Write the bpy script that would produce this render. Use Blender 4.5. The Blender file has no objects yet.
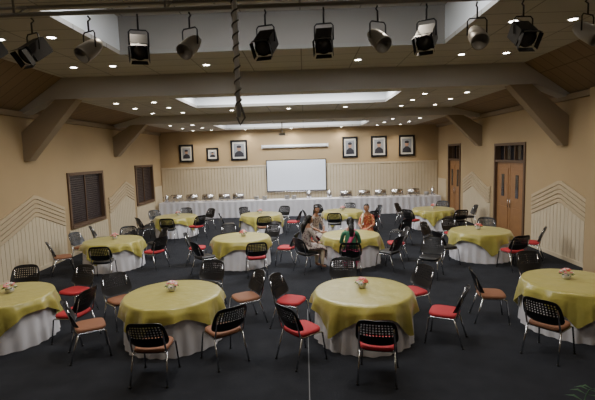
import bpy, math, random
from mathutils import Matrix, Vector
random.seed(7)
sc=bpy.context.scene
COL=sc.collection

# ---------------------------------------------------------------- materials
def mat(name,col,rough=.6,metal=0,noise=None,bump=None,emit=None,spec=None,sheen=0):
    m=bpy.data.materials.new(name); m.use_nodes=True
    nt=m.node_tree; b=nt.nodes['Principled BSDF']
    b.inputs['Base Color'].default_value=(*col,1)
    b.inputs['Roughness'].default_value=rough
    b.inputs['Metallic'].default_value=metal
    if spec is not None: b.inputs['Specular IOR Level'].default_value=spec
    if sheen: b.inputs['Sheen Weight'].default_value=sheen
    if emit:
        b.inputs['Emission Color'].default_value=(*emit[0],1); b.inputs['Emission Strength'].default_value=emit[1]
    tc=nt.nodes.new('ShaderNodeTexCoord')
    if noise:
        sca,amt=noise
        n=nt.nodes.new('ShaderNodeTexNoise'); n.inputs['Scale'].default_value=sca; n.inputs['Detail'].default_value=4
        nt.links.new(tc.outputs['Object'],n.inputs['Vector'])
        r=nt.nodes.new('ShaderNodeMix'); r.data_type='RGBA'
        r.inputs[6].default_value=(*[c*(1-amt) for c in col],1); r.inputs[7].default_value=(*[min(1,c*(1+amt)) for c in col],1)
        nt.links.new(n.outputs['Fac'],r.inputs[0]); nt.links.new(r.outputs[2],b.inputs['Base Color'])
    if bump:
        sca,st=bump
        n=nt.nodes.new('ShaderNodeTexNoise'); n.inputs['Scale'].default_value=sca; n.inputs['Detail'].default_value=3
        nt.links.new(tc.outputs['Object'],n.inputs['Vector'])
        bp=nt.nodes.new('ShaderNodeBump'); bp.inputs['Strength'].default_value=st; bp.inputs['Distance'].default_value=.02
        nt.links.new(n.outputs['Fac'],bp.inputs['Height']); nt.links.new(bp.outputs['Normal'],b.inputs['Normal'])
    return m
def tile_mat(name,col,line,sx,sy,w=.02,rough=.8):
    m=bpy.data.materials.new(name); m.use_nodes=True; nt=m.node_tree; b=nt.nodes['Principled BSDF']
    b.inputs['Roughness'].default_value=rough
    tc=nt.nodes.new('ShaderNodeTexCoord'); br=nt.nodes.new('ShaderNodeTexBrick')
    br.offset=0; br.inputs['Scale'].default_value=1; br.inputs['Brick Width'].default_value=sx; br.inputs['Row Height'].default_value=sy
    br.inputs['Mortar Size'].default_value=w; br.inputs['Mortar'].default_value=(*line,1)
    br.inputs['Color1'].default_value=(*col,1); br.inputs['Color2'].default_value=(*[c*.9 for c in col],1)
    nt.links.new(tc.outputs['Object'],br.inputs['Vector']); nt.links.new(br.outputs['Color'],b.inputs['Base Color'])
    return m
def floral_mat(name,base,c2,scale=60):
    m=bpy.data.materials.new(name); m.use_nodes=True; nt=m.node_tree; b=nt.nodes['Principled BSDF']
    b.inputs['Roughness'].default_value=.8
    tc=nt.nodes.new('ShaderNodeTexCoord'); v=nt.nodes.new('ShaderNodeTexVoronoi'); v.inputs['Scale'].default_value=scale
    r=nt.nodes.new('ShaderNodeValToRGB'); r.color_ramp.elements[0].color=(*c2,1); r.color_ramp.elements[0].position=.3
    r.color_ramp.elements[1].color=(*base,1); r.color_ramp.elements[1].position=.42
    nt.links.new(tc.outputs['Object'],v.inputs['Vector']); nt.links.new(v.outputs['Distance'],r.inputs[0]); nt.links.new(r.outputs[0],b.inputs['Base Color'])
    return m

M=dict(
 carpet=mat('carpet',(.026,.028,.034),.95,noise=(3.0,.35),bump=(300,.4),spec=.1),
 wall=mat('wall_paint_tan',(.45,.33,.185),.85,noise=(.8,.08)),
 cream=mat('wainscot_cream',(.60,.51,.36),.7,noise=(2,.1)),
 chev=mat('chevron_boards',(.50,.40,.26),.7,noise=(2,.1)),
 trim=mat('trim_brown',(.12,.07,.04),.6),
 ceil=tile_mat('ceiling_tiles',(.50,.48,.45),(.26,.25,.23),1.2,.6,.015),
 slope=tile_mat('slope_boards',(.26,.18,.11),(.15,.10,.06),6,.35,.012),
 beam=mat('beam_grey',(.48,.45,.41),.8,noise=(1,.06)),
 knee=mat('knee_tan',(.29,.22,.14),.8),
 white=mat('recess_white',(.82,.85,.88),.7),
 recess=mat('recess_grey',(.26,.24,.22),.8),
 lamp=mat('downlight_glow',(1,1,1),.5,emit=((1,.94,.84),34)),
 gold=mat('gold_satin',(.42,.375,.085),.28,noise=(5,.14),bump=(6,.6),sheen=.25),
 skirt=mat('white_skirt_cloth',(.80,.79,.84),.55,noise=(4,.05)),
 black=mat('black_plastic',(.010,.010,.012),.38),
 chrome=mat('chrome_tube',(.60,.60,.62),.22,1),
 red=mat('seat_red',(.42,.02,.03),.75,bump=(80,.2)),
 brown=mat('seat_brown',(.24,.10,.05),.7,bump=(80,.2)),
 steel=mat('steel',(.70,.70,.72),.25,1),
 wood=mat('door_wood',(.30,.15,.06),.5,noise=(6,.2)),
 dark=mat('dark_panel',(.035,.022,.022),.5),
 glass=mat('dark_glass',(.02,.02,.025),.15),
 screen=mat('projection_screen',(.80,.86,.97),.8),
 matte=mat('picture_mat',(.72,.70,.64),.7),
 suit=mat('picture_suit',(.03,.03,.04),.7),
 face=mat('picture_face',(.40,.24,.16),.7),
 pbg=mat('picture_ground',(.28,.30,.33),.7),
 lampblk=mat('stage_lamp_black',(.018,.018,.02),.5),
 lampgry=mat('stage_lamp_grey',(.38,.36,.32),.45,.1),
 lens=mat('stage_lamp_lens',(.30,.29,.27),.15),
 leaf=mat('leaf',(.03,.12,.035),.6),
 pot=mat('pot_clay',(.25,.10,.06),.7),
 pink=mat('petal_pink',(.85,.30,.32),.7), petal=mat('petal_white',(.85,.80,.75),.7), coral=mat('petal_coral',(.8,.16,.12),.7),
 ceram=mat('ceramic_white',(.75,.73,.70),.3),
 skin=mat('skin_brown',(.36,.18,.10),.55), hair=mat('hair_black',(.008,.007,.007),.4), eye=mat('eye_dark',(.01,.01,.01),.3), lip=mat('lip',(.3,.07,.06),.5),
 floral=floral_mat('dress_floral',(.42,.36,.32),(.10,.04,.07),22),
 green=mat('blouse_green',(.05,.22,.12),.7), pinkc=mat('cloth_pink',(.60,.08,.20),.7), redp=floral_mat('dress_red',(.42,.08,.05),(.7,.5,.2),30), cream2=mat('cloth_cream',(.6,.5,.35),.7),
 seam=mat('carpet_seam',(.14,.145,.155),.7), cable=mat('cable_white',(.85,.84,.82),.5), cable2=mat('cable_dark',(.12,.11,.10),.5),
)

# ---------------------------------------------------------------- mesh builder
class MB:
    def __init__(s): s.v=[];s.f=[];s.m=[];s.mats=[];s.sm=[]
    def mi(s,k):
        if k not in s.mats: s.mats.append(k)
        return s.mats.index(k)
    def add(s,vs,fs,k,smooth=False,T=None):
        o=len(s.v); i=s.mi(k)
        s.v+= [tuple(T@Vector(v)) if T else tuple(v) for v in vs]
        for f in fs: s.f.append([o+a for a in f]); s.m.append(i); s.sm.append(smooth)
    def box(s,a,b,k,T=None):
        x0,y0,z0=a;x1,y1,z1=b
        s.add([(x0,y0,z0),(x1,y0,z0),(x1,y1,z0),(x0,y1,z0),(x0,y0,z1),(x1,y0,z1),(x1,y1,z1),(x0,y1,z1)],
          [(0,3,2,1),(4,5,6,7),(0,1,5,4),(1,2,6,5),(2,3,7,6),(3,0,4,7)],k,False,T)
    def prism(s,poly,axis,a,b,k):
        n=len(poly)
        def P(p,t):
            return {'x':(t,p[0],p[1]),'y':(p[0],t,p[1]),'z':(p[0],p[1],t)}[axis]
        vs=[P(p,a) for p in poly]+[P(p,b) for p in poly]
        fs=[tuple(range(n))[::-1],tuple(range(n,2*n))]+[(i,(i+1)%n,n+(i+1)%n,n+i) for i in range(n)]
        s.add(vs,fs,k)
    def tube(s,pts,r,k,n=8,T=None):
        pts=[Vector(p) for p in pts]; N=len(pts)
        rs=r if isinstance(r,(list,tuple)) else [r]*N
        vs=[];fs=[]
        d0=(pts[1]-pts[0]).normalized(); up=Vector((0,0,1)) if abs(d0.z)<.9 else Vector((1,0,0))
        u=d0.cross(up).normalized()
        for i,p in enumerate(pts):
            d=(pts[min(i+1,N-1)]-pts[max(i-1,0)]).normalized()
            u=(u-d*u.dot(d)).normalized(); w=d.cross(u)
            for j in range(n):
                a=2*math.pi*j/n; vs.append(p+(u*math.cos(a)+w*math.sin(a))*rs[i])
        for i in range(N-1):
            for j in range(n):
                fs.append((i*n+j,i*n+(j+1)%n,(i+1)*n+(j+1)%n,(i+1)*n+j))
        fs.append(tuple(range(n))[::-1]); fs.append(tuple((N-1)*n+j for j in range(n)))
        s.add(vs,fs,k,True,T)
    def lathe(s,prof,k,n=24,T=None):
        vs=[];fs=[]
        for r,z in prof:
            for j in range(n):
                a=2*math.pi*j/n; vs.append((r*math.cos(a),r*math.sin(a),z))
        for i in range(len(prof)-1):
            for j in range(n): fs.append((i*n+j,i*n+(j+1)%n,(i+1)*n+(j+1)%n,(i+1)*n+j))
        fs.append(tuple(range(n))[::-1]); fs.append(tuple((len(prof)-1)*n+j for j in range(n)))
        s.add(vs,fs,k,True,T)
    def ball(s,c,r,k,nu=12,nv=8,fn=None,T=None):
        if not isinstance(r,(tuple,list)): r=(r,r,r)
        vs=[];fs=[]
        for i in range(nv+1):
            t=math.pi*i/nv
            for j in range(nu):
                a=2*math.pi*j/nu
                p=Vector((math.sin(t)*math.cos(a),math.sin(t)*math.sin(a),math.cos(t)))
                if fn: p=fn(p)
                vs.append((c[0]+p.x*r[0],c[1]+p.y*r[1],c[2]+p.z*r[2]))
        for i in range(nv):
            for j in range(nu): fs.append((i*nu+j,(i+1)*nu+j,(i+1)*nu+(j+1)%nu,i*nu+(j+1)%nu))
        s.add(vs,fs,k,True,T)
    def mesh(s,name):
        me=bpy.data.meshes.new(name); me.from_pydata(s.v,[],s.f)
        for k in s.mats: me.materials.append(M[k])
        me.polygons.foreach_set('material_index',s.m); me.polygons.foreach_set('use_smooth',s.sm); me.update(); return me
    def obj(s,name,loc=(0,0,0),rz=0):
        return put(s.mesh(name),name,loc,rz)
def put(me,name,loc=(0,0,0),rz=0,sc_=1):
    o=bpy.data.objects.new(name,me); COL.objects.link(o); o.location=loc; o.rotation_euler=(0,0,rz); o.scale=(sc_,)*3; return o

# ---------------------------------------------------------------- room
XL,XR,YB,YF=-7.37,6.80,22.0,-3.0
EAVE=4.28
FXL,FXR=-6.15,5.6
def simple_box(name,a,b,k):
    mb=MB(); mb.box(a,b,k); return mb.obj(name)
simple_box('floor',(XL-.2,YF-.2,-.2),(XR+.2,YB+.2,0),'carpet')
simple_box('floor_seam_strip',(-.02,2,0),(-.006,8,.003),'seam')
simple_box('wall_back',(XL-.2,YB,0),(XR+.2,YB+.2,5.6),'wall')
simple_box('wall_front',(XL-.2,YF-.2,0),(XR+.2,YF,5.6),'wall')

def side_wall(name,x0,x1,opens):
    mb=MB(); y=YF
    for (a,b,z0,z1) in opens:
        mb.box((x0,y,0),(x1,a,EAVE),'wall')
        if z0>0: mb.box((x0,a,0),(x1,b,z0),'wall')
        mb.box((x0,a,z1),(x1,b,EAVE),'wall'); y=b
    mb.box((x0,y,0),(x1,YB,EAVE),'wall'); mb.obj(name)
WIN=[(13.26,15.5,.91,2.55),(18.64,20.7,1.0,2.65)]
DOR=[(13.35,15.5,0,3.15),(18.86,20.45,0,3.25)]
side_wall('wall_left',XL-.2,XL,WIN)
side_wall('wall_right',XR,XR+.2,DOR)

def zig(y,y0=1.0,w=3.0,h=.55):
    t=((y-y0)/w)%1.0
    return h*(1-abs(2*t-1))
def wainscot(name,side,spans,z0=.95,layers=5,lh=.12):
    mb=MB(); xi=XL if side=='L' else XR; s=1 if side=='L' else -1
    for a,b,plain in spans:
        n=max(1,round((b-a)/.16)); w=(b-a)/n
        for i in range(n):
            ya=a+i*w+.008; yb=a+(i+1)*w-.008
            if plain: za=zb=plain
            else: za=z0+zig(ya); zb=z0+zig(yb)
            x0,x1=xi,xi+s*.03
            vs=[(x0,ya,.1),(x1,ya,.1),(x1,yb,.1),(x0,yb,.1),(x0,ya,za),(x1,ya,za),(x1,yb,zb),(x0,yb,zb)]
            mb.add(vs,[(0,3,2,1),(4,5,6,7),(0,1,5,4),(1,2,6,5),(2,3,7,6),(3,0,4,7)],'cream')
            if not plain:
                for k in range(layers):
                    d=.02+k*lh
                    x1b=xi+s*(.045)
                    ya2=a+i*w; yb2=a+(i+1)*w
                    zz=[(ya2,z0+zig(ya2)+d),(yb2,z0+zig(yb2)+d)]
                    vs=[(x0,zz[0][0],zz[0][1]),(x1b,zz[0][0],zz[0][1]),(x1b,zz[1][0],zz[1][1]),(x0,zz[1][0],zz[1][1])]
                    vs+=[(p[0],p[1],p[2]+lh-.022) for p in vs]
                    mb.add(vs,[(0,3,2,1),(4,5,6,7),(0,1,5,4),(1,2,6,5),(2,3,7,6),(3,0,4,7)],'chev')
    mb.obj(name)
wainscot('trim_1','L',[(-2,12.9,None),(13.1,15.7,.8),(15.9,18.3,None),(18.5,20.85,.9),(20.9,21.95,1.6)])
wainscot('trim_2','R',[(-2,9.53,None),(10.12,12.9,None),(15.8,18.5,None),(20.75,21.95,1.6)])
for nm,x in (('baseboard_left',XL),('baseboard_right',XR)):
    mb=MB()
    spans=[(YF,YB)] if x==XL else [(YF,13.2),(15.65,18.7),(20.6,YB)]
    for a,b in spans: mb.box((min(x,x+(.05 if x<0 else -.05)),a,0),(max(x,x+(.05 if x<0 else -.05)),b,.1),'cream')
    mb.obj(nm)
mb=MB()
n=88; w=(XR-XL-.1)/n
for i in range(n):
    xa=XL+.05+i*w+.01; mb.box((xa,YB-.03,.1),(xa+w-.02,YB,2.42),'cream')
mb.box((XL+.05,YB-.05,2.42),(XR-.05,YB,2.50),'cream')
mb.obj('trim_3')
simple_box('baseboard_back',(XL+.05,YB-.05,0),(XR-.05,YB,.1),'cream')

for i,(a,b,z0,z1) in enumerate(WIN):
    mb=MB(); x=XL
    mb.box((x-.15,a,z0),(x-.12,b,z1),'glass')
    for (p,q,r,t) in ((a-.06,a+.04,z0-.06,z1+.06),(b-.04,b+.06,z0-.06,z1+.06)): mb.box((x-.14,p,r),(x+.05,q,t),'trim')
    mb.box((x-.14,a,z1-.04),(x+.05,b,z1+.06),'trim'); mb.box((x-.14,a,z0-.06),(x+.07,b,z0+.04),'trim')
    k=round((z1-z0-.1)/.07)
    for j in range(k):
        z=z0+.06+j*.07; mb.box((x-.09,a+.05,z),(x-.07,b-.05,z+.058),'dark')
    mb.box((x-.10,(a+b)/2-.02,z0),(x-.04,(a+b)/2+.02,z1),'trim')
    mb.obj('window_%d'%(i+1))
for i,(a,b,z0,z1) in enumerate(DOR):
    mb=MB(); x=XR; zt=2.5
    mb.box((x-.04,a,0),(x+.2,a+.09,z1),'trim'); mb.box((x-.04,b-.09,0),(x+.2,b,z1),'trim')
    mb.box((x-.04,a+.09,z1-.09),(x+.2,b-.09,z1),'trim'); mb.box((x-.03,a+.09,zt),(x+.2,b-.09,zt+.08),'trim')
    mb.box((x+.16,a+.09,zt+.08),(x+.18,b-.09,z1-.09),'glass')
    for j in range(1,3):
        yy=a+(b-a)*j/3; mb.box((x,yy-.02,zt+.08),(x+.1,yy+.02,z1-.09),'trim')
    mid=(a+b)/2
    for (p,q,o) in ((mid+.01,b-.1,0),(a+.1,mid-.01,.0)):
        mb.box((x+.05,p,.01),(x+.1,q,zt),'wood')
        for (za,zb) in ((.25,1.0),(1.15,2.3)):
            mb.box((x+.035,p+.12,za),(x+.05,q-.12,zb),'wood')
        mb.box((x+.02,(p+q)/2-.09,1.35),(x+.035,(p+q)/2+.09,2.1),'glass')
    mb.tube([(x+.01,mid-.08,1.0),(x+.01,mid-.08,1.3)],.012,'steel')
    mb.tube([(x+.01,mid+.08,1.0),(x+.01,mid+.08,1.3)],.012,'steel')
    mb.obj('door_%d'%(i+1))
simple_box('wall_right_pier',(XR-.25,9.55,0),(XR,10.1,EAVE),'wall')

# ceiling
YA,YBB=11.2,16.6
def ceil_bay(name,y0,y1,z,hole,inner):
    mb=MB(); hx0,hx1,hy0,hy1,hh=hole; t=.08
    mb.box((FXL,y0,z),(FXR,hy0,z+t),'ceil'); mb.box((FXL,hy1,z),(FXR,y1,z+t),'ceil')
    mb.box((FXL,hy0,z),(hx0,hy1,z+t),'ceil'); mb.box((hx1,hy0,z),(FXR,hy1,z+t),'ceil')
    mb.box((hx0-.06,hy0-.06,z+t),(hx0,hy1+.06,z+hh),'white'); mb.box((hx1,hy0-.06,z+t),(hx1+.06,hy1+.06,z+hh),'white')
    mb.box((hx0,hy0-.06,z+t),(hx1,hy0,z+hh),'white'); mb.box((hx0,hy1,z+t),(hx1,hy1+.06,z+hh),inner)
    mb.box((hx0-.06,hy0-.06,z+hh),(hx1+.06,hy1+.06,z+hh+.06),'ceil')
    for fx,wx in ((FXL,XL),(FXR,XR)):
        poly=[(wx,EAVE),(fx,z),(fx,z+.08),(wx,EAVE+.08)]
        mb.prism(poly,'y',y0,y1,'slope')
    mb.obj(name)
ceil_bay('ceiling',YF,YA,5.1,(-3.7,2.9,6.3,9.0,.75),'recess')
ceil_bay('ceiling.001',YA+.4,YBB,4.6,(-3.5,2.7,12.0,14.4,.5),'white')
ceil_bay('ceiling.002',YBB+.4,YB,4.3,(-3.8,2.8,18.3,21.3,.5),'white')
def beam(name,y,zs,ztop,kz,kx):
    mb=MB()
    poly=[(XL,EAVE-.1),(XL+.9,zs),(XR-.9,zs),(XR,EAVE-.1),(XR,ztop+.1),(XL,ztop+.1)]
    mb.prism(poly,'y',y,y+.4,'beam')
    for s,wx in ((1,XL),(-1,XR)):
        kp=[(wx,kz),(wx,kz+.75),(wx+s*(kx-.1),zs+.03),(wx+s*(kx+.45),zs+.03),(wx+s*.12,kz)]
        mb.prism(kp,'y',y+.05,y+.35,'knee')
    mb.obj(name)
beam('ceiling_beam',YA,4.57,5.15,3.0,1.1)
beam('ceiling_beam.001',YBB,4.3,4.62,3.1,.9)
for nm,x in (('trim_4',XL),('trim_5',XR)):
    simple_box(nm,(min(x,x+(.12 if x<0 else -.12)),YF,EAVE-.14),(max(x,x+(.12 if x<0 else -.12)),YB,EAVE),'knee')

WARM=(1,.87,.70)
def downlight(x,y,z,power=0,cone=2.3):
    mb=MB(); mb.lathe([(.10,0),(.10,-.012),(.075,-.012),(.07,.02)],'white',16)
    mb.lathe([(.066,-.008),(.066,-.004)],'lamp',16)
    o=mb.obj('recessed_downlight',(x,y,z-.003))
    if power:
        l=bpy.data.lights.new('downlight_beam','SPOT'); l.energy=power*1.75; l.color=WARM; l.spot_size=cone; l.spot_blend=.7; l.shadow_soft_size=.07
        lo=bpy.data.objects.new('downlight_beam',l); COL.objects.link(lo); lo.parent=o; lo.location=(0,0,-.03)
for x in (-5.2,-4.3,3.6,4.6): 
    for y in (5.3,7.6,10.0): downlight(x,y,5.1,(66 if x<0 else 52) if (y>5) and x in(-5.2,4.6) else 0)
for x in (-2.2,1.3): downlight(x,10.2,5.1,70)
for x in (-2.2,1.3): downlight(x,5.6,5.1,95)
for x in (-2.6,1.9): downlight(x,2.6,5.1,30,3.05)
for x in (-5.4,-4.3,3.5,4.7):
    for y in (12.6,14.0,15.6): downlight(x,y,4.6,52 if y!=14.0 and x in(-5.4,4.7) else 0)
for x in (-5.4,-4.5,3.6,4.7):
    for y in (17.6,19.4,21.2): downlight(x,y,4.3,45 if y==19.4 and x in(-5.4,4.7) else (50 if y==21.2 else 0))
for x in (-2.5,-.5,1.5): downlight(x,15.4,4.6,44); 
for x in (-2.9,-.6,1.9): downlight(x,21.65,4.3,34)
def panel(x0,x1,y0,y1,z,power,col=(.98,.99,1)):
    mb=MB(); mb.box((x0,y0,z),(x1,y1,z+.04),'ceram'); o=mb.obj('ceiling_light_panel')
    l=bpy.data.lights.new('panel_light','AREA'); l.shape='RECTANGLE'; l.size=x1-x0-.1; l.size_y=y1-y0-.1; l.energy=power; l.color=col
    lo=bpy.data.objects.new('panel_light',l); COL.objects.link(lo); lo.parent=o; lo.location=((x0+x1)/2,(y0+y1)/2,z-.01)
panel(-3.3,2.5,6.5,7.0,5.78,150)
panel(-3.2,2.4,12.8,13.8,5.02,400)
panel(-3.4,2.4,19.2,20.7,4.72,330)

# ---------------------------------------------------------------- chairs
def chair_mesh(seatk):
    mb=MB()
    def ring(rx,ry,z,n=28,p=4):
        out=[]
        for j in range(n):
            a=2*math.pi*j/n; c,s_=math.cos(a),math.sin(a)
            out.append((rx*math.copysign(abs(c)**(2/p),c),ry*math.copysign(abs(s_)**(2/p),s_),z))
        return out
    rr=[(.20,.19,.430),(.225,.215,.435),(.232,.222,.455),(.225,.215,.478),(.20,.19,.488),(.10,.10,.492)]
    vs=[];n=28
    for r in rr: vs+=ring(*r)
    fs=[(i*n+j,i*n+(j+1)%n,(i+1)*n+(j+1)%n,(i+1)*n+j) for i in range(len(rr)-1) for j in range(n)]
    fs.append(tuple(range(n))[::-1]); fs.append(tuple((len(rr)-1)*n+j for j in range(n)))
    mb.add(vs,fs,seatk,True)
    vs=ring(.20,.19,.415)+ring(.215,.205,.432)
    mb.add(vs,[(j,(j+1)%n,n+(j+1)%n,n+j) for j in range(n)]+[tuple(range(n))[::-1]],'black',True)
    for s in (-1,1):
        mb.tube([(s*.245,.25,0.0),(s*.225,.20,.41),(s*.222,.16,.425),(s*.222,-.16,.425),(s*.222,-.20,.46),(s*.222,-.245,.62),(s*.21,-.285,.82)],.0125,'chrome')
        mb.tube([(s*.245,-.30,0.0),(s*.222,-.17,.42)],.0125,'chrome')
        for yy in (.25,-.30): mb.lathe([(.018,0),(.018,.02)],'black',8,T=Matrix.Translation((s*.245,yy,0)))
    mb.tube([(-.222,.17,.42),(.222,.17,.42)],.011,'chrome'); mb.tube([(-.222,-.17,.42),(.222,-.17,.42)],.011,'chrome')
    nu,nv=27,19; W,H=.265,.19
    def P(i,j,off):
        u=-1+2*i/nu; v=-1+2*j/nv
        x=u*W*(1-.14*(abs(v)**4)) ; z=.70+v*H*(1-.16*(abs(u)**4))
        x*=(1-.06*v)
        y=-.272-.075*v+.055*u*u -.01
        return (x,y-off,z)
    cells=set()
    for i in range(nu):
        for j in range(nv):
            hole=(i%2==1 and j%2==1 and 3<=i<=nu-4 and 6<j<nv-3)
            if not hole: cells.add((i,j))
    vs=[];
    for off in (0,.012):
        for i in range(nu+1):
            for j in range(nv+1): vs.append(P(i,j,off))
    N=(nu+1)*(nv+1); I=lambda i,j,o:o*N+i*(nv+1)+j
    fs=[]
    for (i,j) in cells:
        fs.append((I(i,j,0),I(i,j+1,0),I(i+1,j+1,0),I(i+1,j,0))); fs.append((I(i,j,1),I(i+1,j,1),I(i+1,j+1,1),I(i,j+1,1)))
        for (di,dj,a,b) in ((-1,0,(i,j),(i,j+1)),(1,0,(i+1,j+1),(i+1,j)),(0,-1,(i+1,j),(i,j)),(0,1,(i,j+1),(i+1,j+1))):
            if (i+di,j+dj) not in cells: fs.append((I(*a,0),I(*a,1),I(*b,1),I(*b,0)))
    mb.add(vs,fs,'black',False)
    return mb.mesh('dining_chair')
CH={'r':chair_mesh('red'),'b':chair_mesh('brown'),'k':chair_mesh('black')}

# ---------------------------------------------------------------- tables
R=.765
def table_mesh(seed,rot):
    rnd=random.Random(seed); mb=MB()
    n=240; vs=[];fs=[]; rings=[(0,.738),(.1,.72),(.4,.45),(.8,.15),(1,.004)]
    ph=[rnd.uniform(0,6) for _ in range(3)]
    for t,z in rings:
        for j in range(n):
            a=2*math.pi*j/n
            r=R-.012+.04*t+(.003+.014*t)*math.sin(24*a+1.1*math.sin(3*a+ph[0]))+.010*t*math.sin(7*a+ph[1])
            vs.append((r*math.cos(a),r*math.sin(a),z))
    for i in range(len(rings)-1):
        for j in range(n): fs.append((i*n+j,(i+1)*n+j,(i+1)*n+(j+1)%n,i*n+(j+1)%n))
    mb.add(vs,fs,'skirt',True)
    mb.lathe([(R-.03,.715),(R-.02,.742)],'wood',48)
    for k in range(4):
        a=k*math.pi/2+.78; mb.tube([(.5*math.cos(a),.5*math.sin(a),.72),(.58*math.cos(a),.58*math.sin(a),.01)],.016,'steel')
    # square overlay draped on the round top: four hanging points
    n=320; S=.93; vs=[];fs=[]
    hangs=[.03,.12,.25,.4,.55,.7,.85,1.0]
    ring=[]
    for j in range(n):
        a=2*math.pi*j/n
        c=math.cos(a-rot); s_=math.sin(a-rot)
        d=S/((abs(c)**24+abs(s_)**24)**(1/24))
        ring.append((a,max(.15,d-R+.012*math.sin(5*a+ph[2])+.012*math.sin(11*a+ph[1]))))
    vs.append((0,0,.752)); 
    tr=[.3,.6,.85,.97,1.0]
    for t in tr:
        for a,h in ring:
            r=R*t*1.004; z=.752-(.004 if t==1.0 else 0)+.002*math.sin(9*a+t*5+ph[0])*math.sin(4*t+ph[1])
            vs.append((r*math.cos(a),r*math.sin(a),z))
    for t in hangs:
        for a,h in ring:
            f1=1-2*abs(math.sin(6.5*a+ph[1]+.9*math.sin(2*a+ph[0])))
            f2=math.sin(19*a+ph[0]+1.2*math.sin(3*a))
            fold=min(1.5,h/.26)*(.042*t*f1+.014*t*f2)
            r=max(R+.014+.034*min(1,t*2.5)+.034*t+fold, R+.012+.026*min(1,t*2.5))
            z=.745-h*t-.01
            vs.append((r*math.cos(a),r*math.sin(a),z))
    for j in range(n): fs.append((0,1+j,1+(j+1)%n))
    K=len(tr)+len(hangs)
    for i in range(K-1):
        for j in range(n): fs.append((1+i*n+j,1+(i+1)*n+j,1+(i+1)*n+(j+1)%n,1+i*n+(j+1)%n))
    mb.add(vs,fs,'gold',True)
    return mb.mesh('round_banquet_table')
TAB=[(-2.22,6.85),(.89,6.78),(-5.16,6.98),(4.40,7.0),(-5.39,11.73),(-1.80,11.68),(1.22,11.65),(4.78,11.75),(-5.01,16.40),(-1.71,16.31),(1.45,16.6),(4.91,16.5)]
for i,(x,y) in enumerate(TAB):
    put(table_mesh(i,[.35,.05,1.2,.3,.6,.1,.5,.78,.3,.65,.2,.5][i]),'round_banquet_table',(x,y,0))
CHR=[
 [(.12,-1.28,'b'),(.95,-.80,'b'),(-.98,-.48,'b'),(-1.12,.62,'b'),(1.02,.56,'b'),(.25,1.35,'k')],
 [(.02,-1.30,'r'),(-.92,-.72,'r'),(1.08,-.22,'r'),(-1.12,.42,'r'),(-.2,1.35,'k'),(.95,.75,'r')],
 [(1.08,-.1,'r'),(.62,1.08,'r'),(-.5,1.2,'k')],
 [(-.95,-1.0,'b'),(-1.12,.3,'b'),(.1,1.3,'k')],
 [(-1.02,-.62,'b'),(.28,-1.2,'k'),(-1.1,.55,'b'),(1.15,-.25,'r'),(-.1,1.2,'k'),(.85,.85,'k')],
 [(-.75,-.95,'k'),(.5,-1.08,'r'),(1.15,-.15,'r'),(-1.15,.1,'r'),(-.5,1.1,'k'),(.65,1.05,'k')],
 [(.80,-.85,'k'),(1.2,.1,'r')],
 [(.3,-1.2,'r'),(-1.02,-.55,'k'),(1.15,-.35,'r'),(-1.05,.6,'k'),(.6,1.05,'k'),(-.3,1.2,'r')],
 [(-.8,-.9,'k'),(.9,-.75,'r'),(.1,-1.2,'k'),(-.9,.7,'k'),(.9,.75,'k'),(0,1.2,'r')],
 [(-1.05,-.4,'k'),(.2,-1.2,'b'),(1.12,-.2,'r'),(-.6,1.0,'k'),(.7,1.0,'k')],
 [(-1.1,-.3,'r'),(-.4,-1.15,'k'),(.8,-.85,'k'),(1.1,.3,'r'),(-.7,.95,'k'),(.3,1.2,'k')],
 [(-.9,-.7,'r'),(.5,-1.1,'k'),(1.12,-.2,'k'),(-.9,.8,'k'),(.6,1.0,'r')],
]
for (tx,ty),lst in zip(TAB,CHR):
    for dx,dy,k in lst:
        ang=math.atan2(-dy,-dx)-math.pi/2+random.uniform(-.28,.28)
        q=math.hypot(dx,dy); q=max(1,1.26/q)
        put(CH[k],'dining_chair',(tx+dx*q,ty+dy*q,0),ang)
for x,y,a,k in [(-6.6,13.6,-1.2,'k'),(3.0,13.6,.6,'k'),(2.9,10.0,2.6,'k')]:
    put(CH[k],'dining_chair',(x,y,0),a)

# ---------------------------------------------------------------- flowers
def flower_mesh(seed):
    rnd=random.Random(seed); mb=MB()
    mb.lathe([(.045,0),(.06,.015),(.07,.05),(.062,.075),(.055,.078)],'ceram',16)
    for k in range(26):
        a=rnd.uniform(0,6.28); t=rnd.uniform(0,1); r=.085*math.sin(t*1.5); z=.09+.075*math.cos(t*1.5)
        c=(r*math.cos(a),r*math.sin(a),z); kk=rnd.choice(['pink','petal','coral','pink'])
        for q in range(5):
            b=q*1.257+a; mb.ball((c[0]+.014*math.cos(b),c[1]+.014*math.sin(b),c[2]),(.014,.014,.011),kk,6,4)
        mb.ball((c[0],c[1],c[2]+.006),.009,'petal',6,4)
    for k in range(9):
        a=k*.7; p=Vector((.06*math.cos(a),.06*math.sin(a),.085)); q=Vector((.13*math.cos(a),.13*math.sin(a),.075)); w=Vector((-math.sin(a),math.cos(a),0))*.02; m_=(p+q)/2+Vector((0,0,.015))
        mb.add([p,m_-w,q,m_+w],[(0,1,2,3)],'leaf')
    return mb.mesh('flower_centerpiece')
FL=[flower_mesh(1),flower_mesh(2)]
for i,(x,y) in enumerate(TAB):
    put(FL[i%2],'flower_centerpiece',(x+.05*((i*7)%3-1),y+.12,.755),i)

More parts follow.
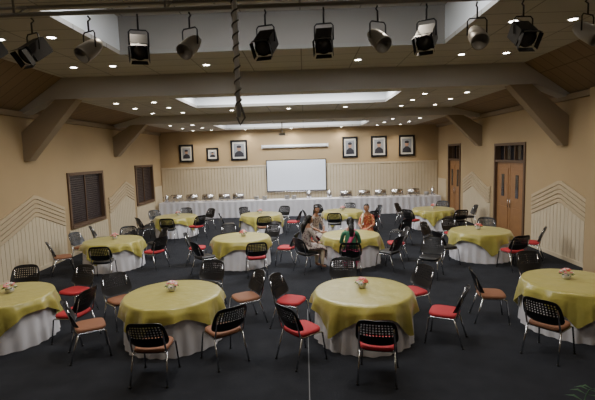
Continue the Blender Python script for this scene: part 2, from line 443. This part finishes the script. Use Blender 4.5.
# ---------------------------------------------------------------- buffet
mb=MB(); bx0,bx1,by0,by1,bz=-7.15,6.55,20.75,21.55,.80
mb.box((bx0,by0,bz-.03),(bx1,by1,bz),'skirt')
n=1400; vs=[];fs=[]
for j in range(n+1):
    x=bx0+(bx1-bx0)*j/n; 
    for z,am in ((bz-.005,.003),(.4,.010),(.004,.016)): vs.append((x,by0-.015-am*math.sin(x*22+.7*math.sin(x*2.3)),z))
for j in range(n):
    for i in range(2): fs.append((j*3+i,j*3+i+1,(j+1)*3+i+1,(j+1)*3+i))
mb.add(vs,fs,'skirt',True)
for x in (bx0,bx1-.01): mb.box((x,by0,.004),(x+.01,by1,bz-.03),'skirt')
mb.box((bx0,by1-.01,.004),(bx1,by1,bz-.03),'skirt')
mb.obj('buffet_table')
mb=MB()
mb.box((-.30,-.2,.10),(.30,.2,.13),'steel'); mb.box((-.27,-.17,.13),(.27,.17,.20),'steel')
for sx in (-.27,.27):
    for sy in (-.17,.17): mb.tube([(sx,sy,.12),(sx*1.06,sy*1.06,.0)],.012,'steel')
vs=[];fs=[];nn=14
for x in (-.27,.27):
    for j in range(nn+1):
        a=math.pi*j/nn; vs.append((x,.17*math.cos(a),.20+.17*math.sin(a)))
for j in range(nn): fs.append((j,j+1,nn+2+j,nn+1+j))
fs.append(tuple(range(nn+1))[::-1]); fs.append(tuple(range(nn+1,2*nn+2)))
mb.add(vs,fs,'steel',True)
mb.tube([(-.08,-.1,.33),(-.08,-.15,.37),(.08,-.15,.37),(.08,-.1,.33)],.01,'black')
for x in(-.14,.14): mb.lathe([(.04,0.0),(.04,.06),(.02,.065)],'steel',12,T=Matrix.Translation((x,0,0)))
chafer=mb.mesh('chafing_dish')
for x in (-6.4,-5.6,-4.8,-4.0,-3.3,2.0,2.9,3.7,4.5,5.3): put(chafer,'chafing_dish',(x,21.15+random.uniform(-.06,.06),bz+.002),random.uniform(-.1,.1))
mb=MB()
for i in range(12): mb.lathe([(.05,i*.016),(.12,i*.016+.010),(.13,i*.016+.016)],'ceram',20)
plates=mb.mesh('plate_stack')
for x in (-2.4,-2.0,-.9,-.55,5.95): put(plates,'plate_stack',(x,21.1,bz+.002))
mb=MB(); mb.lathe([(.11,0),(.12,.02),(.12,.30),(.09,.34),(.03,.37),(.03,.40)],'steel',20); mb.tube([(0,-.12,.06),(0,-.17,.06),(0,-.17,.03)],.012,'black'); mb.tube([(-.13,0,.2),(-.17,0,.24),(-.13,0,.28)],.01,'black')
urn=mb.mesh('beverage_urn')
for x in (-6.9,.2,1.2,6.3): put(urn,'beverage_urn',(x,21.2,bz+.002))

# ---------------------------------------------------------------- back wall items
mb=MB(); mb.box((-1.95,21.90,1.12),(1.12,21.93,2.74),'black'); mb.box((-1.90,21.885,1.17),(1.07,21.90,2.70),'screen')
mb.tube([(-1.97,21.9,1.11),(1.14,21.9,1.11)],.025,'steel')
mb.obj('projection_screen')
mb=MB(); mb.tube([(-2.1,21.88,3.4),(1.2,21.88,3.4)],.06,'white',12); mb.box((-2.1,21.9,3.36),(1.2,21.995,3.5),'white')
mb.box((-2.14,21.82,3.32),(-2.1,21.995,3.52),'ceram'); mb.box((1.2,21.82,3.32),(1.24,21.995,3.52),'ceram')
mb.obj('screen_housing')
for (x0,x1,z0,z1) in [(-6.35,-5.63,2.76,3.65),(-4.97,-4.35,2.80,3.45),(-3.72,-2.87,2.78,3.80),(1.95,2.72,2.75,3.80),(3.40,4.2,2.75,3.80),(4.8,5.6,2.75,3.80)]:
    mb=MB(); w=.09; cx=(x0+x1)/2; cz=(z0+z1)/2; y=21.94; E=21.996
    mb.box((x0,y,z0),(x0+w,E,z1),'black'); mb.box((x1-w,y,z0),(x1,E,z1),'black'); mb.box((x0+w,y,z0),(x1-w,E,z0+w),'black'); mb.box((x0+w,y,z1-w),(x1-w,E,z1),'black')
    mb.box((x0+w,21.97,z0+w),(x1-w,21.99,z1-w),'matte')
    iw=(x1-x0)/2-.16; ih=(z1-z0)/2-.18
    mb.box((cx-iw,21.965,cz-ih),(cx+iw,21.97,cz+ih),'pbg')
    mb.ball((cx,21.962,cz+ih*.25),(iw*.42,.006,ih*.38),'face',16,10); mb.ball((cx,21.96,cz+ih*.5),(iw*.46,.006,ih*.22),'suit',16,8)
    mb.prism([(cx-iw*.9,cz-ih),(cx+iw*.9,cz-ih),(cx+iw*.8,cz-ih*.45),(cx+iw*.25,cz-ih*.12),(cx-iw*.25,cz-ih*.12),(cx-iw*.8,cz-ih*.45)],'y',21.955,21.965,'suit')
    mb.obj('framed_portrait')

# ---------------------------------------------------------------- stage lighting rig
PY,PZ=4.8,4.55
mb=MB(); mb.tube([(-5.6,PY,PZ),(5.2,PY,PZ)],.024,'lampgry',10)
mb.tube([(-5.6,PY+.25,PZ+.16),(5.2,PY+.25,PZ+.16)],.02,'lampgry',10)
for x in (-4.8,-3.1,-1.45,.0,1.6,3.3,4.7):
    mb.tube([(x,PY,PZ),(x,PY,5.095)],.014,'lampgry'); mb.tube([(x,PY,PZ),(x,PY+.25,PZ+.16)],.012,'lampgry')
mb.obj('lighting_pipe')
def lamp_mesh(kind):
    mb=MB(); k='lampgry' if kind=='par' else 'lampblk'
    mb.tube([(0,0,.03),(0,.035,.0),(0,0,-.035),(0,0,-.16)],.011,'lampblk')
    D=-.06
    mb.tube([(-.115,0,-.30+D),(-.115,0,-.13+D),(-.09,0,-.10+D),(.09,0,-.10+D),(.115,0,-.13+D),(.115,0,-.30+D)],.009,'lampblk')
    T=Matrix.Translation((0,0,-.31+D))@Matrix.Rotation(math.radians(128),4,'X')
    if kind=='par':
        mb.lathe([(.03,-.19),(.06,-.17),(.085,-.10),(.10,-.02),(.105,.12),(.105,.16),(.095,.16),(.09,.10)],k,24,T=T)
        mb.lathe([(.088,.08),(.088,.085)],'lens',24,T=T)
    else:
        mb.box((-.10,-.10,-.16),(.10,.10,.10),k,T=T); mb.box((-.085,-.085,-.18),(.085,.085,-.16),k,T=T)
        mb.lathe([(.10,.10),(.10,.14),(.09,.14),(.085,.12)],k,24,T=T); mb.lathe([(.08,.125),(.08,.13)],'lens',24,T=T)
        for a in range(4):
            TT=T@Matrix.Rotation(a*math.pi/2,4,'Z')@Matrix.Translation((.105,0,.14))@Matrix.Rotation(math.radians(10),4,'Y')
            mb.add([(0,-.09,0),(0,.09,0),(0,.10,.07),(0,-.10,.07),(.004,-.09,0),(.004,.09,0),(.004,.10,.07),(.004,-.10,.07)],[(0,3,2,1),(4,5,6,7),(0,1,5,4),(1,2,6,5),(2,3,7,6),(3,0,4,7)],k,False,TT)
    return mb.mesh('stage_spotlight')
LM={'par':lamp_mesh('par'),'fres':lamp_mesh('fres')}
for x,k in [(-3.42,'fres'),(-2.92,'fres'),(-2.3,'par'),(-1.76,'fres'),(-1.2,'par'),(-.38,'fres'),(.25,'fres'),(.83,'par'),(1.35,'fres'),(1.89,'par'),(2.38,'fres'),(3.06,'par')]:
    o=put(LM[k],'stage_spotlight',(x,PY,PZ-.06),random.uniform(-.6,.6),.88)
mb=MB(); mx,my=-.66,4.5
mb.tube([(mx,my,3.36),(mx,my,5.095)],.026,'cable',10)
pts=[(mx+.032*math.cos(t*.45),my+.032*math.sin(t*.45),3.42+t*.0081) for t in range(206)]
mb.tube(pts,.008,'cable2',6)
mb.tube([(mx+.02,my,3.5),(mx+.06,my,3.35),(mx+.01,my,3.28),(mx-.02,my,3.36)],.012,'cable2',6)
mb.obj('hanging_cable_mast')
mb=MB(); mb.tube([(-.85,17.4,4.295),(-.85,17.4,3.85)],.02,'steel'); mb.box((-.98,17.3,3.75),(-.72,17.5,3.85),'lampgry'); mb.lathe([(.04,0),(.04,.04)],'lens',12,T=Matrix.Translation((-.85,17.5,3.80))@Matrix.Rotation(-1.57,4,'X'))
mb.obj('ceiling_projector')

# ---------------------------------------------------------------- people
def skin_body(name,joints,edges,matfn,mats):
    me=bpy.data.meshes.new(name+'_sk'); me.from_pydata([j[0] for j in joints],edges,[])
    o=bpy.data.objects.new(name+'_sk',me); COL.objects.link(o)
    o.modifiers.new('s','SKIN'); 
    sv=me.skin_vertices[0].data
    for i,j in enumerate(joints):
        r=j[1]; sv[i].radius=(r if isinstance(r,tuple) else (r,r)); sv[i].use_root=(i==0)
    ss=o.modifiers.new('u','SUBSURF'); ss.levels=2; ss.render_levels=2
    dg=bpy.context.evaluated_depsgraph_get(); ev=o.evaluated_get(dg)
    m2=bpy.data.meshes.new_from_object(ev); bpy.data.objects.remove(o)
    m2.materials.clear()
    for k in mats: m2.materials.append(M[k])
    for p in m2.polygons:
        p.use_smooth=True; p.material_index=matfn(p.center)
    return m2
def person(name,loc,rz,top,bottom,lean=0,turn=0,arms='table',hairlen=.3,scarf=None):
    root=bpy.data.objects.new(name,None); COL.objects.link(root); root.location=loc; root.rotation_euler=(0,0,rz); root.scale=(1.07,1.07,1.06)
    L=lean
    hands={-1:(-.13,.33,.80),1:(.15,.36,.80)} if arms=='table' else {-1:(-.07,.24,.65),1:(.07,.26,.65)}
    J=[((0,-.06,.575),(.15,.115)),((0,-.07+L*.3,.72),(.125,.095)),((0,-.06+L*.7,.90),(.145,.10)),((0,-.05+L,1.03),(.07,.06)),((0,-.03+L*1.1,1.12),(.047,.047)),((0,-.02+L*1.1,1.16),(.045,.045))]
    E=[(0,1),(1,2),(2,3),(3,4),(4,5)]
    for s in (-1,1):
        b=len(J); hx,hy,hz=hands[s]
        J+=[((s*.155,-.06+L,.99),(.055,.055)),((s*.215,.04+L*.6,.76),(.045,.045)),((s*.19,.10+L*.4,.745),(.038,.038)),((hx,hy,hz),(.024,.022))]
        E+=[(3,b),(b,b+1),(b+1,b+2),(b+2,b+3)]
        b=len(J)
        J+=[((s*.10,.04,.56),(.09,.08)),((s*.11,.33,.55),(.075,.07)),((s*.11,.37,.46),(.062,.062)),((s*.11,.34,.22),(.052,.052)),((s*.11,.33,.08),(.038,.038)),((s*.11,.46,.035),(.034,.024))]
        E+=[(0,b),(b,b+1),(b+1,b+2),(b+2,b+3),(b+3,b+4),(b+4,b+5)]
    def mf(c):
        if c.z>1.055: return 2
        if c.z<.12: return 3
        if c.y>.13 and c.z>.625 and abs(c.x)<.26: return 2
        if c.z<.50 : return 1
        return 0
    body=skin_body(name,J,E,mf,[top,bottom,'skin','skin'])
    bo=bpy.data.objects.new('body',body); COL.objects.link(bo); bo.parent=root
    mb=MB()
    for s in (-1,1):
        hx,hy,hz=hands[s]; d=-s*.25
        T=Matrix.Translation((hx,hy,hz))@Matrix.Rotation(-d*1.0,4,'Z')
        mb.ball((0,.045,-.005),(.040,.052,.015),'skin',12,8,T=T)
        for q,(ox,ln) in enumerate(((-.028,.062),(-.010,.072),(.010,.068),(.027,.054))):
            mb.tube([(ox,.075,-.003),(ox*1.1,.075+ln*.45,.002),(ox*1.15,.075+ln*.8,-.008),(ox*1.15,.075+ln,-.018)],[.0095,.009,.008,.006],'skin',6,T=T)
        mb.tube([(-s*.03,.02,-.004),(-s*.052,.045,-.004),(-s*.058,.072,-.012)],[.011,.010,.007],'skin',6,T=T)
    h=mb.obj('hands'); h.parent=root
    mb=MB()
    def hf(p):
        q=p.copy()
        if p.z<0: q.x*=1-.28*(-p.z)**1.3; q.y=q.y*(1-.10*(-p.z))+.10*(-p.z)*(1 if p.y>0 else .2)
        return q
    mb.ball((0,0,0),(.073,.090,.108),'skin',20,16,hf)
    mb.tube([(0,.086,.015),(0,.098,-.01),(0,.108,-.03),(0,.092,-.038)],[.007,.009,.013,.008],'skin',8)
    for s in (-1,1):
        mb.ball((s*.029,.080,.004),(.013,.008,.007),'petal',10,6); mb.ball((s*.029,.087,.004),(.006,.004,.006),'eye',8,6)
        mb.tube([(s*.014,.089,.024),(s*.030,.088,.029),(s*.046,.078,.023)],.003,'hair',5)
        mb.ball((s*.073,-.003,-.008),(.010,.018,.028),'skin',8,6)
    mb.ball((0,.090,-.056),(.022,.008,.007),'lip',10,6)
    def hr(p):
        q=p.copy()
        if p.y>.35 and p.z<.62: q=q*.80
        return q
    mb.ball((0,-.010,.014),(.084,.098,.112),'hair',24,18,hr)
    if hairlen>0:
        mb.ball((0,-.085,-.05),(.070,.05,.09),'hair',14,10)
        mb.tube([(0,-.08,-.05),(0,-.125,-.15),(0,-.135,-.05-hairlen*.7),(0,-.13,-.05-hairlen)],[.065,.06,.048,.015],'hair',12)
    else: mb.ball((0,-.11,.0),(.045,.04,.045),'hair',12,8)
    ho=mb.obj('head'); ho.parent=root; ho.location=(0,-.0+L*1.15,1.235); ho.rotation_euler=(-.12,0,turn)
    mb=MB(); vs=[];fs=[];nx=10;rows=[(-.16,.62,.16),(-.05,.665,.18),(.13,.655,.20),(.30,.64,.205),(.425,.56,.20),(.44,.42,.195),(.43,.28,.19)]
    for y,z,w in rows:
        for i in range(nx+1):
            u=-1+2*i/nx; vs.append((u*w,y,z-.10*abs(u)**3+.006*math.sin(9*u)))
    for r in range(len(rows)-1):
        for i in range(nx): fs.append((r*(nx+1)+i,r*(nx+1)+i+1,(r+1)*(nx+1)+i+1,(r+1)*(nx+1)+i))
    mb.add(vs,fs,top if not scarf else bottom,True)
    if scarf:
        mb.tube([(.12,.10+L,.70),(.11,.06+L,.88),(.10,-.02+L,1.05),(.07,-.13+L,1.0),(-.0,-.18+L*.8,.85),(-.08,-.19,.66)],[.03,.036,.035,.04,.045,.04],scarf,8)
    d=mb.obj('dress_drape'); d.parent=root
    return root
def seat_at(tx,ty,dx,dy,k,name,rot=0,**kw):
    ang=math.atan2(-dy,-dx)-math.pi/2+rot
    put(CH[k],'dining_chair',(tx+dx,ty+dy,0),ang)
    person(name,(tx+dx,ty+dy,-.0),ang,**kw)
TX,TY=TAB[6]
seat_at(TX,TY,-.16,-1.43,'k','seated_woman',top='green',bottom='pinkc',lean=.03,turn=.2,arms='lap',hairlen=.34,scarf='pinkc')
seat_at(TX,TY,-1.19,-.84,'k','seated_woman',top='floral',bottom='cream2',lean=.05,turn=-.2,arms='lap',hairlen=.30)
seat_at(TX,TY,.64,1.30,'r','seated_woman',top='redp',bottom='redp',lean=.04,turn=.5,arms='lap',hairlen=0,scarf='cream2')
seat_at(TX,TY,-.92,1.12,'r','seated_woman',top='floral',bottom='suit',lean=.04,turn=-.3,arms='lap',hairlen=.2)

# ---------------------------------------------------------------- foreground palms
def palm(name,x,y,h,seed,nf):
    rnd=random.Random(seed); mb=MB()
    mb.lathe([(.14,0),(.19,.30),(.21,.32),(.21,.36),(.19,.36),(.18,.33)],'pot',24)
    mb.lathe([(.17,.32),(.17,.33)],'suit',20)
    for i in range(nf):
        a=i*2.4+rnd.uniform(-.3,.3); reach=rnd.uniform(.25,.5); top=h*rnd.uniform(.85,1.05)
        pts=[]
        for t in [k/12 for k in range(13)]:
            r=.03+reach*t**1.6; z=.33+(top-.33)*math.sin(t*1.75)/math.sin(1.57)
            pts.append(Vector((r*math.cos(a),r*math.sin(a),z)))
        mb.tube(pts,[.008*(1-.7*k/12) for k in range(13)],'leaf',5)
        w=Vector((-math.sin(a),math.cos(a),0)); out=Vector((math.cos(a),math.sin(a),0))
        for k in range(5,13):
            for s in (-1,1):
                p=pts[k]; L=.20*(1-.5*abs(k-8)/5); tip=p+w*s*L*.8+out*L*.5+Vector((0,0,-.05)); m_=(p+tip)/2+Vector((0,0,.02)); q=out*.014
                mb.add([p,m_-q,tip,m_+q],[(0,1,2,3)],'leaf')
    mb.obj(name,(x,y,0))
palm('potted_palm',1.60,2.55,1.34,3,4)

# ---------------------------------------------------------------- world + camera
w=bpy.data.worlds.new('World'); sc.world=w; w.use_nodes=True; w.node_tree.nodes['Background'].inputs[0].default_value=(.05,.05,.06,1)
cam=bpy.data.cameras.new('Camera'); cam.sensor_width=36; cam.lens=430/595*36; cam.clip_start=.05
co=bpy.data.objects.new('Camera',cam); COL.objects.link(co)
Rm=Matrix.Rotation(math.radians(1.04),4,'Z')@Matrix.Rotation(math.radians(90-5.95),4,'X')@Matrix.Rotation(math.radians(-1.7),4,'Z')
co.matrix_world=Matrix.Translation((0,0,2.95))@Rm
sc.camera=co
